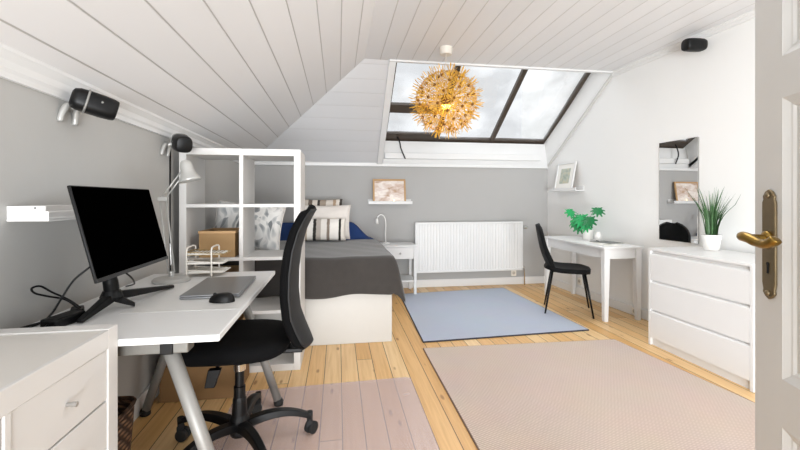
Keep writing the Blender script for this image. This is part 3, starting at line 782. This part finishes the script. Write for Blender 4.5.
def framed(name, label, w, h, loc, rz, tilt, fm, artm, matm=None, fw=.02):
    r = thing(name, label, 'picture', loc, rz)
    T = Matrix.Rotation(-tilt, 4, 'X')      # faces -y, leans back to +y
    b = bmesh.new(); box(b,-w/2,w/2,-.018,0,0,fw,M=T); box(b,-w/2,w/2,-.018,0,h-fw,h,M=T); box(b,-w/2,-w/2+fw,-.018,0,fw,h-fw,M=T); box(b,w/2-fw,w/2,-.018,0,fw,h-fw,M=T)
    obj('frame', b, fm, r, bev=.002)
    obj('backing', B(-w/2+fw*.5,w/2-fw*.5,-.005,-.001,fw*.5,h-fw*.5,M=T), M['card'], r)
    if matm:
        obj('passepartout', B(-w/2+fw,w/2-fw,-.008,-.0055,fw,h-fw,M=T), matm, r)
        obj('print', B(-w*.26,w*.26,-.010,-.0085,h*.24,h*.78,M=T), artm, r)
    else: obj('print', B(-w/2+fw,w/2-fw,-.008,-.0055,fw,h-fw,M=T), artm, r)
    return r
framed('framed_picture', 'wood-framed rosy abstract picture on the ledge above the bedside table', .43, .315, (.66, YB-.075, 1.1205), 0, math.radians(9), M['wood'], M['art1'], fw=.022)
th = thing('tealight_holder', 'small round glowing candle holder in front of the rosy picture', 'candle holder', (.715, YB-.098, 1.1205))
obj('cup', L([(.012,0),(.014,.004),(.015,.03),(.013,.03),(.011,.006)], 16), M['ceramic'], th, smooth=False)
obj('flame', L([(.001,.03),(.005,.035),(.004,.042),(.0005,.05)], 10), glow('candle_glow', '#ffd9a0', 6), th, smooth=True)

# ------------------------------------------------------------------ radiator
ra = thing('radiator', 'long white ribbed panel radiator on the grey wall', 'radiator', (1.735, YB-.05, 0))
RW = .737
b = bmesh.new(); n = 38; pts = []
for i in range(n):
    x0 = -RW + 2*RW*i/n; p = 2*RW/n
    for fx, dy in ((.08,0),(.2,-.006),(.8,-.006),(.92,0)): pts.append((x0+p*fx, -.055+dy))
poly = [(-RW,-.04)] + pts + [(RW,-.04)]
lo = [b.verts.new((x,y,.235)) for x,y in poly]; hi = [b.verts.new((x,y,.845)) for x,y in poly]
for i in range(len(poly)-1): b.faces.new([lo[i],lo[i+1],hi[i+1],hi[i]])
b.faces.new(lo + []); b.faces.new(list(reversed(hi))); b.faces.new([lo[0],hi[0],hi[-1],lo[-1]])
obj('panel', b, M['rad'], ra)
fb = bmesh.new(); box(fb,-RW-.004,RW+.004,-.071,.0,.845,.87); box(fb,-RW-.004,RW+.004,-.069,-.03,.21,.235); box(fb,-RW-.006,-RW+.012,-.069,.0,.21,.845); box(fb,RW-.012,RW+.006,-.069,.0,.21,.845)
obj('casing', fb, M['rad'], ra, bev=.004)
for s in (-.5,.5): obj('wall_bracket', B(s-.02,s+.02,-.03,.049,.25,.82), M['rad'], ra)
b = bmesh.new(); tube(b, [(RW,-.035,.79),(RW+.04,-.035,.79)], .009, 10); lathe(b, [(.012,0),(.02,.005),(.022,.045),(.016,.055)], 16, M=Matrix.Translation((RW+.03,-.035,.79)) @ Matrix.Rotation(PI/2,4,'Y'))
obj('valve', b, M['chrome'], ra, smooth=False)
obj('pipe', TB([(RW,-.035,.25),(RW+.04,-.035,.25),(RW+.045,-.035,.24),(RW+.045,-.035,.0005)], .008, 10), M['chrome'], ra, smooth=True)
def socket(name, label, loc, rz, w=.075, h=.085):
    r = thing(name, label, 'socket', loc, rz)
    obj('plate', B(-w/2,w/2,-.012,-.0003,-h/2,h/2), M['sock'], r, bev=.004)
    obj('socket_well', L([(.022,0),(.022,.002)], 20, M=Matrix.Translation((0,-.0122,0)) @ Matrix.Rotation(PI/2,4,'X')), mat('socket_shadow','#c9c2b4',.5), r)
    b = bmesh.new()
    for s in (-1,1): lathe(b, [(.003,0),(.003,.001)], 8, M=Matrix.Translation((s*.009,-.0145,0)) @ Matrix.Rotation(PI/2,4,'X'))
    obj('pin_hole', b, M['black'], r)
socket('wall_socket', 'cream wall socket on the grey wall under the radiator', (2.395, YB, .155), 0)
socket('wall_socket', 'white wall socket low on the white wall behind the dining chair', (xr(4.5), 4.50, .17), WR)
socket('wall_socket', 'small socket box on the baseboard under the white side table', (xr(3.6)-.0185, 3.60, .05), WR, .07, .06)

# ------------------------------------------------------------------ white side table, chair, plant
tb = thing('side_table', 'narrow white table with tapered legs against the white wall', 'table', (2.706, 4.03, 0))
w, d = .212, .575
obj('tabletop', B(-w,w,-d,d,.697,.717), M['white'], tb, bev=.004)
obj('apron', B(-w+.03,-w+.045,-d+.06,d-.06,.60,.697), M['white'], tb)
obj('apron', B(w-.045,w-.03,-d+.06,d-.06,.60,.697), M['white'], tb)
obj('apron', B(-w+.06,w-.06,-d+.025,-d+.04,.60,.697), M['white'], tb)
obj('apron', B(-w+.06,w-.06,d-.04,d-.025,.60,.697), M['white'], tb)
for sx in (-1,1):
    for sy in (-1,1):
        b = bmesh.new(); x, y = sx*(w-.045), sy*(d-.04)
        def sq(h, z, ox, oy): return [(ox-h,oy-h,z),(ox+h,oy-h,z),(ox+h,oy+h,z),(ox-h,oy+h,z)]
        hexa(b, sq(.02,.0005,x+sx*.008,y+sy*.006), sq(.03,.697,x,y)); obj('leg', b, M['white'], tb, bev=.002)
dc = thing('dining_chair', 'black velvet shell chair on thin black legs drawn up to the white table', 'chair', (2.375, 3.87, 0), math.radians(-28))
def seatf(u, v):
    a, c = u*2-1, v*2-1          # a front-back, c side
    x = .215*a; w_ = .215*(1-.10*max(0,a)**2-.06*max(0,-a)**2)*(1-.22*abs(a)**6)
    return (x*(1-.10*abs(c)**4), w_*c, .475 - .018*(1-c*c)*(1-a*a) + .028*max(0,-a)**2.5 - .012*max(0,a)**4)
obj('seat', surf(seatf, 24, 24), M['black_vel'], dc, smooth=True, solid=.045, soff=-1)
def bkf(u, v):
    c = u*2-1; t = v
    z = .48 + .42*t; x = -.195 - .035*math.sin(min(1,t*1.8)*PI/2) - .075*t
    wd = .195*(1-.10*t)*math.sqrt(max(.06, 1-max(0,(t-.6)/.4)**2.4*.93))
    return (x + .055*c*c*(1-.4*t), c*wd, z)
obj('backrest', surf(bkf, 24, 24), M['black_vel'], dc, smooth=True, solid=.032, soff=0)
for sx, sy in ((1,1),(1,-1),(-1,1),(-1,-1)):
    obj('leg', TB([(sx*.15,sy*.13,.44),(sx*.225,sy*.205,.0005)], [.0125,.0085], 12), M['black'], dc, smooth=True)
obj('under_frame', B(-.16,.16,-.14,.14,.425,.442), M['black'], dc, bev=.004)
pm = thing('potted_monstera', 'small potted plant with bright green split leaves on the white table', 'plant', (2.78, 4.13, .7175))
obj('pot', L([(.05,0),(.053,.004),(.062,.11),(.064,.115),(.058,.115),(.052,.09)], 24), M['ceramic'], pm, smooth=False)
obj('soil', L([(.05,.085),(.052,.092)], 20), M['soil'], pm)
def monleaf(sz, rot, tip, m):
    b = bmesh.new(); pts = []
    for i in range(40):
        t = -PI + 2*PI*i/40; r = (.62+.38*math.cos(t))*(1.0 if abs(t)<2.9 else .6)
        r = max(.22, (1 - .55*abs(t/PI)**3))*(.74 + (.26 if (i//2)%2 else -.10)*(1 if abs(t)<2.4 else .3))
        pts.append(Vector((sz*(r*math.cos(t)*1.1+.55), sz*r*math.sin(t)*.95, 0)))
    T = Matrix.Translation(tip) @ rot
    cen = b.verts.new(T @ Vector((sz*.35,0,.0)))
    vs = [b.verts.new(T @ (p + Vector((0,0,-.22*(p.y**2)/sz - .10*max(0,p.x-.6*sz)**2/sz)))) for p in pts]
    for i in range(40): b.faces.new([cen, vs[i], vs[(i+1)%40]])
    tube(b, spline([(0,0,.09),(tip.x*.35,tip.y*.35,.09+(tip.z-.09)*.65),tuple(tip)],6), .0028, 6)
    obj('leaf', b, m, pm, smooth=False)
def cr_(ang, pitch, roll=0): return Matrix.Rotation(ang,4,'Z') @ Matrix.Rotation(pitch,4,'Y') @ Matrix.Rotation(roll,4,'X')
for sz, ang, pit_, tip, m in ((.085,-1.5,.95,(-.11,.19,.345),M['green']),(.085,-2.0,.8,(.0,-.17,.37),M['green2']),(.105,-2.6,1.1,(-.06,.01,.29),M['green']),
        (.095,-2.0,1.0,(-.05,.11,.26),M['green']),(.095,-2.3,1.0,(-.03,-.08,.27),M['green2']),(.09,-1.8,1.2,(-.085,.05,.20),M['green2']),(.09,-2.9,1.0,(-.04,.15,.24),M['green']),(.08,-2.4,1.2,(-.06,-.06,.21),M['green'])):
    monleaf(sz, cr_(ang,pit_), Vector(tip), m)
wj = thing('white_vase', 'small plain white vase beside the potted green plant', 'vase', (2.76, 3.92, .7175))
obj('body', L([(.03,0),(.034,.004),(.034,.07),(.026,.09),(.022,.10),(.024,.105),(.02,.104),(.018,.09)], 20), M['ceramic'], wj, smooth=True)
mg = thing('magazine', 'thin dark-covered magazine lying on the white table', 'magazine', (2.76, 3.78, .7175), .2)
obj('pages', B(-.10,.10,-.13,.13,.0005,.008), M['paper'], mg); obj('cover', B(-.102,.102,-.132,.132,.008,.0095), M['magdark'], mg)
mg = thing('magazine', 'open white brochure lying nearest the edge of the white table', 'magazine', (2.66, 3.62, .7175), -.15)
obj('pages', B(-.09,.09,-.10,.10,.0005,.005), M['paper'], mg); obj('cover', B(-.06,.02,-.07,.0,.005,.0056), M['art2'], mg)
pn = thing('pencil_holder', 'black pen lying across the dark-covered magazine', 'pen', (2.73, 3.90, .7305), 1.2)
pn.name = 'ballpoint_pen'
obj('barrel', TB([(-.07,0,0),(.06,0,0)], .005, 10), M['black'], pn); obj('pen_tip', TB([(.06,0,0),(.075,0,0)], [.005,.001], 10), M['chrome'], pn)

# ledge + picture on the white wall
sh = thing('picture_ledge', 'short white picture ledge high on the white wall above the table', 'shelf', (xr(4.70), 4.70, 1.285), WR)
obj('ledge_board', B(-.28,.28,-.115,0,-.012,.0), M['white'], sh, bev=.002)
obj('front_lip', B(-.28,.28,-.122,-.112,-.012,.028), M['white'], sh, bev=.002)
obj('back_board', B(-.28,.28,-.01,-.0005,0,.05), M['white'], sh, bev=.002)
framed('framed_picture', 'white-framed green-grey print leaning on the ledge above the white table', .38, .36, (xr(4.72)-.085, 4.72, 1.2855), WR, math.radians(11), M['white'], M['art2'], M['paper'], .02)

# ------------------------------------------------------------------ chest of drawers, grass plant, mirror
CY0, CY1, CX0 = 2.07, 2.90, 2.48
XRN = 2.975
ch = thing('chest_of_drawers', 'white chest of three wide drawers against the white wall', 'chest of drawers', ((CX0+XRN)/2, (CY0+CY1)/2, 0))
ax_, ay_ = (XRN-CX0)/2-.009, (CY1-CY0)/2
obj('top', B(-ax_,ax_,-ay_,ay_,.76,.78), M['white'], ch, bev=.002)
for s in (-1,1): obj('side_panel', B(-ax_+.001,ax_,min(s*ay_,s*(ay_-.02)),max(s*ay_,s*(ay_-.02)),.0,.76), M['white'], ch, bev=.001)
obj('back_panel', B(ax_-.01,ax_,-ay_+.02,ay_-.02,.03,.76), M['white'], ch)
obj('plinth', B(-ax_+.02,-ax_+.035,-ay_+.02,ay_-.02,.0,.058), M['white'], ch)
obj('inner_frame', B(-ax_+.0195,-ax_+.03,-ay_+.02,ay_-.02,.058,.755), M['white'], ch)
for z0, z1 in ((.062,.278),(.292,.514),(.528,.738)):
    b = bmesh.new(); y = ay_-.022
    pf = [(-ax_+.001,z0),(-ax_+.019,z0),(-ax_+.019,z1),(-ax_+.013,z1),(-ax_+.001,z1-.012)]
    hexa(b, [(x,-y,z) for x,z in pf], [(x,y,z) for x,z in pf]); obj('drawer', b, M['white'], ch)
gp = thing('potted_grass', 'spiky green grass plant in a white pot on the chest of drawers', 'plant', (2.845, 2.68, .7805))
obj('pot', L([(.046,0),(.05,.004),(.066,.115),(.068,.12),(.062,.12),(.056,.10)], 28), M['ceramic'], gp, smooth=False)
obj('soil', L([(.055,.095),(.057,.1)], 20), M['soil'], gp)
random.seed(11); b = bmesh.new()
for i in range(78):
    a = random.uniform(0, 2*PI); r0 = random.uniform(0,.035); lean = random.uniform(.02,.15)*(1.4 if random.random()<.25 else .8); h = random.uniform(.22,.40)
    p = [Vector((r0*math.cos(a), r0*math.sin(a), .098)), Vector(((r0+lean*.25)*math.cos(a),(r0+lean*.25)*math.sin(a),.098+h*.5)), Vector(((r0+lean)*math.cos(a),(r0+lean)*math.sin(a),.098+h))]
    sd = Vector((-math.sin(a+.6), math.cos(a+.6), 0)); ps = spline(p, 4); n = len(ps); prev = None
    for j, q in enumerate(ps):
        wdt = .0048*(1-(j/(n-1))**2)+.0004
        q = q.copy(); q.x = min(q.x, .125)
        cur = (b.verts.new(q-sd*wdt), b.verts.new(q+sd*wdt))
        if prev: b.faces.new([prev[0],prev[1],cur[1],cur[0]])
        prev = cur
obj('foliage', b, M['grass'], gp)
MIRR = math.radians(1.4)
mr = thing('wall_mirror', 'frameless rectangular mirror on the white wall beside the grass plant', 'mirror', (2.985, 3.125, .80), MIRR)
obj('mirror_backing', B(-.010,-.0005,-.198,.198,0,.895), M['silver'], mr)
obj('mirror_glass', B(-.0135,-.0105,-.1985,.1985,-.0005,.8955), M['mirror'], mr)

# ------------------------------------------------------------------ wall ledge behind the monitor
lg_ = thing('wall_ledge', 'white floating ledge on the grey wall behind the monitor', 'shelf', (XL, 1.76, 1.10))
obj('ledge_board', B(.0005,.125,-.26,.26,0,.012), M['white2'], lg_, bev=.002)
obj('back_board', B(.0005,.012,-.26,.26,.012,.052), M['white2'], lg_, bev=.002)
obj('front_lip', B(.115,.125,-.26,.26,.012,.034), M['white2'], lg_, bev=.002)
obj('end_cap', B(.012,.115,-.26,-.25,.012,.052), M['white2'], lg_, bev=.002)
obj('screw_head', L([(.003,0),(.003,.001)], 8, M=Matrix.Translation((.085,-.26,.045)) @ Matrix.Rotation(PI/2,4,'X')), M['shell'], lg_)

# ------------------------------------------------------------------ small wall speakers
def rbox(w, d, h, Mx, n=3.0):
    b = bmesh.new(); rings = []
    for s, x in ((.55,-1),(.80,-.93),(.95,-.7),(1,-.3),(1,.35),(.95,.78),(.88,.97),(.80,1)):
        rings.append([b.verts.new(Mx @ Vector((x*w/2, *rr(k/28, s, d/2, h/2, n)))) for k in range(28)])
    for r1, r2 in zip(rings, rings[1:]):
        for k in range(28): b.faces.new([r1[k], r1[(k+1)%28], r2[(k+1)%28], r2[k]])
    b.faces.new(rings[0]); b.faces.new(rings[-1]); return b
def band(w, d, h, Mx, n=3.0):
    b = bmesh.new()
    pts = [Mx @ Vector((0.0, *rr(k/28, 1.01, d/2, h/2, n))) for k in range(29)]
    tube(b, pts, .0042, 6); return b
def speaker(label, loc, rot, prongs, sc=1.0, claws=True):
    r = thing('wall_speaker', label, 'speaker', loc, 0, 'satellite speakers on brackets')
    Mx = Matrix.Translation((.105*prongs, 0, .012)) @ rot
    obj('cabinet', rbox(.15*sc, .085*sc, .088*sc, Mx), M['black'], r, smooth=True)
    if claws: obj('trim_band', band(.15*sc, .085*sc, .088*sc, Mx @ Matrix.Translation((-.026*sc,0,0))), M['silver'], r, smooth=True)
    obj('badge', L([(.004,0),(.004,.0015)], 10, M=Mx @ Matrix.Translation((.02,-.0432*sc,.008)) @ Matrix.Rotation(PI/2,4,'X')), M['silver'], r)
    b = bmesh.new()
    tube(b, [(0.002*prongs,0,0),(.03*prongs,0,0),(.065*prongs,0,.01)], [.017,.013,.011], 12)
    for s in ((-1,1) if claws else ()): tube(b, spline([(.025*prongs,s*.006,.004),(.022*prongs,s*.03,-.005),(.012*prongs,s*.042,-.04),(.008*prongs,s*.045,-.07)],5), [.011]*5+[.012]*5+[.011]*5+[.007], 10)
    obj('bracket', b, M['lampgrey'], r, smooth=True)
    return r
speaker('black satellite speaker on a forked grey bracket high above the ledge', (XL, 1.79, 1.547), Matrix.Rotation(math.radians(35),4,'Z') @ Matrix.Rotation(math.radians(14),4,'Y'), 1, 1.02)
speaker('black satellite speaker on the grey wall above the architect lamp', (XL, 2.70, 1.515), Matrix.Rotation(math.radians(-58),4,'Z') @ Matrix.Rotation(math.radians(14),4,'Y'), 1, 1.2)
speaker('black satellite speaker under the ceiling on the white wall', (xr(2.87), 2.87, 2.425), Matrix.Rotation(math.radians(176),4,'Z'), -1, 1.15, False)
tag(obj('speaker_cable', TB([(XL+.006,2.79,1.50),(XL+.005,2.79,1.2),(XL+.005,2.79,.8),(XL+.025,2.79,.1),(XL+.025,2.79,.0005)], .005, 8), M['black'], smooth=True), 'black cable running down the grey wall beside the shelf unit', 'cable')

# ------------------------------------------------------------------ dandelion pendant
pd = thing('pendant_lamp', 'golden dandelion globe pendant lamp hanging below the skylight', 'lamp', (.97, 3.53, 2.06))
obj('ceiling_cup', L([(.06,.49),(.06,.487),(.055,.43),(.05,.425)], 24), M['cream'], pd, smooth=False)
obj('cord', TB([(0,0,.43),(0,0,.05)], .003, 8), M['cream'], pd)
obj('core', L([(.012,.07),(.03,.06),(.045,.03),(.05,0),(.045,-.03),(.03,-.045)], 20), M['gold_dark'], pd, smooth=True)
obj('bulb', L([(.002,-.07),(.03,-.06),(.042,-.035),(.036,-.01),(.02,.01)], 18), M['bulb'], pd, smooth=True)
N = 66; random.seed(5)
b = bmesh.new(); tube(b, [(0,0,.05),(0,0,.25)], .0022, 5)
for ringi, (cnt, rad, rise, w) in enumerate(((18,.078,.022,.0034),(8,.050,.080,.0028))):
    for k in range(cnt):
        a = 2*PI*(k+.5*ringi)/cnt + random.uniform(-.08,.08); rr_ = rad*random.uniform(.85,1.08); ri = rise*random.uniform(.7,1.3)
        d_ = Vector((math.cos(a), math.sin(a), 0)); s_ = Vector((-math.sin(a), math.cos(a), 0))
        pts = [(0.006,0,.7),(.45,.35,.55),(.8,.8,1.6),(1.0,1.0,.7)]
        prev = None
        for q, hz, ww in pts:
            c_ = d_*rr_*q + Vector((0,0,.25+ri*hz))
            cur = (b.verts.new(c_-s_*w*ww), b.verts.new(c_+s_*w*ww))
            if prev: b.faces.new([prev[0],prev[1],cur[1],cur[0]])
            prev = cur
fl = obj('flower', b, M['gold'], pd)
hbm = obj('flower_hub', L([(.004,.240),(.013,.247),(.014,.256),(.009,.264),(.002,.267)], 10), M['gold_dark'], fl, smooth=True)
ga = PI*(3-math.sqrt(5))
for i in range(N):
    z = 1-2*(i+.5)/N; r_ = math.sqrt(1-z*z); v = Vector((r_*math.cos(ga*i), r_*math.sin(ga*i), z))
    o = fl if i == 0 else fl.copy()
    if i:
        COL.objects.link(o); o.parent = pd
        h2 = hbm.copy(); COL.objects.link(h2); h2.parent = o
    o.rotation_mode = 'QUATERNION'; o.rotation_quaternion = Vector((0,0,1)).rotation_difference(v) @ Quaternion((0,0,1), random.uniform(0,6))

GROUPS = dict(striped_cushion='cushions on the bed', ivory_cushion='cushions on the bed', leaf_pillow='cushions on the bed', magazine='magazines on the white table',
    floor_rug='rugs on the wooden floor', wall_socket='sockets along the walls', picture_ledge='picture ledges on the walls', framed_picture='framed pictures on ledges', storage_box='boxes in the shelf unit')
for o in list(COL.objects):
    k = o.name.split('.')[0]
    if o.parent is None and k in GROUPS: o['group'] = GROUPS[k]

# ------------------------------------------------------------------ world, lights, camera
wd = bpy.data.worlds.new('overcast'); S.world = wd; wd.use_nodes = True
nt = wd.node_tree; bg = nt.nodes['Background']
tcw = nt.nodes.new('ShaderNodeTexCoord'); nzw = nt.nodes.new('ShaderNodeTexNoise'); nzw.inputs['Scale'].default_value = 7; nzw.inputs['Detail'].default_value = 6
rpw = nt.nodes.new('ShaderNodeValToRGB'); rpw.color_ramp.elements[0].position = .35; rpw.color_ramp.elements[0].color = (.78,.81,.84,1)
rpw.color_ramp.elements[1].position = .62; rpw.color_ramp.elements[1].color = (.90,.925,.95,1)
nt.links.new(tcw.outputs['Generated'], nzw.inputs['Vector']); nt.links.new(nzw.outputs[0], rpw.inputs[0]); nt.links.new(rpw.outputs[0], bg.inputs['Color'])
bg.inputs['Strength'].default_value = 1.0

def light(name, typ, loc, energy, color=(1,1,1), target=None, **k):
    d = bpy.data.lights.new(name, typ); d.energy = energy; d.color = color
    for a, b_ in k.items(): setattr(d, a, b_)
    o = bpy.data.objects.new(name, d); COL.objects.link(o); o.location = loc
    if target: o.rotation_euler = (Vector(target)-Vector(loc)).to_track_quat('-Z','Y').to_euler()
    return o
light('daylight', 'SUN', (1.7,7,6), 5.2, (.94,.97,1), (1.5,3.0,0), angle=math.radians(70))
light('room_fill', 'AREA', (-.2,-4.2,1.9), 165, (.96,.98,1), (.9,4,1.3), shape='RECTANGLE', size=3.6, size_y=2.4)
light('ceiling_bounce', 'AREA', (0,-3.6,.35), 480, (.94,.97,1), (1.0,3.0,2.55), shape='RECTANGLE', size=3.0, size_y=1.4)
light('overhead_fill', 'AREA', (1.35,1.5,2.5), 16, (.97,.985,1), (1.3,1.6,0), shape='DISK', size=1.2)  # added fill lamp, no fixture hangs here; lights the room from above
light('pendant_glow', 'POINT', (.97,3.53,2.0), 5, (1,.80,.42), shadow_soft_size=.04)

cam = bpy.data.cameras.new('camera'); co = bpy.data.objects.new('camera', cam); COL.objects.link(co)
co.location = (0, 0, 1.175)
co.rotation_euler = (PI/2, 0, -TH)
cam.sensor_width = 36; cam.lens = 36*FPX/800; cam.shift_y = -26/800; cam.clip_start = .02
S.camera = co
S.view_settings.view_transform = 'Standard'; S.view_settings.look = 'None'
S.view_settings.exposure = -0.2; S.view_settings.gamma = 1.0
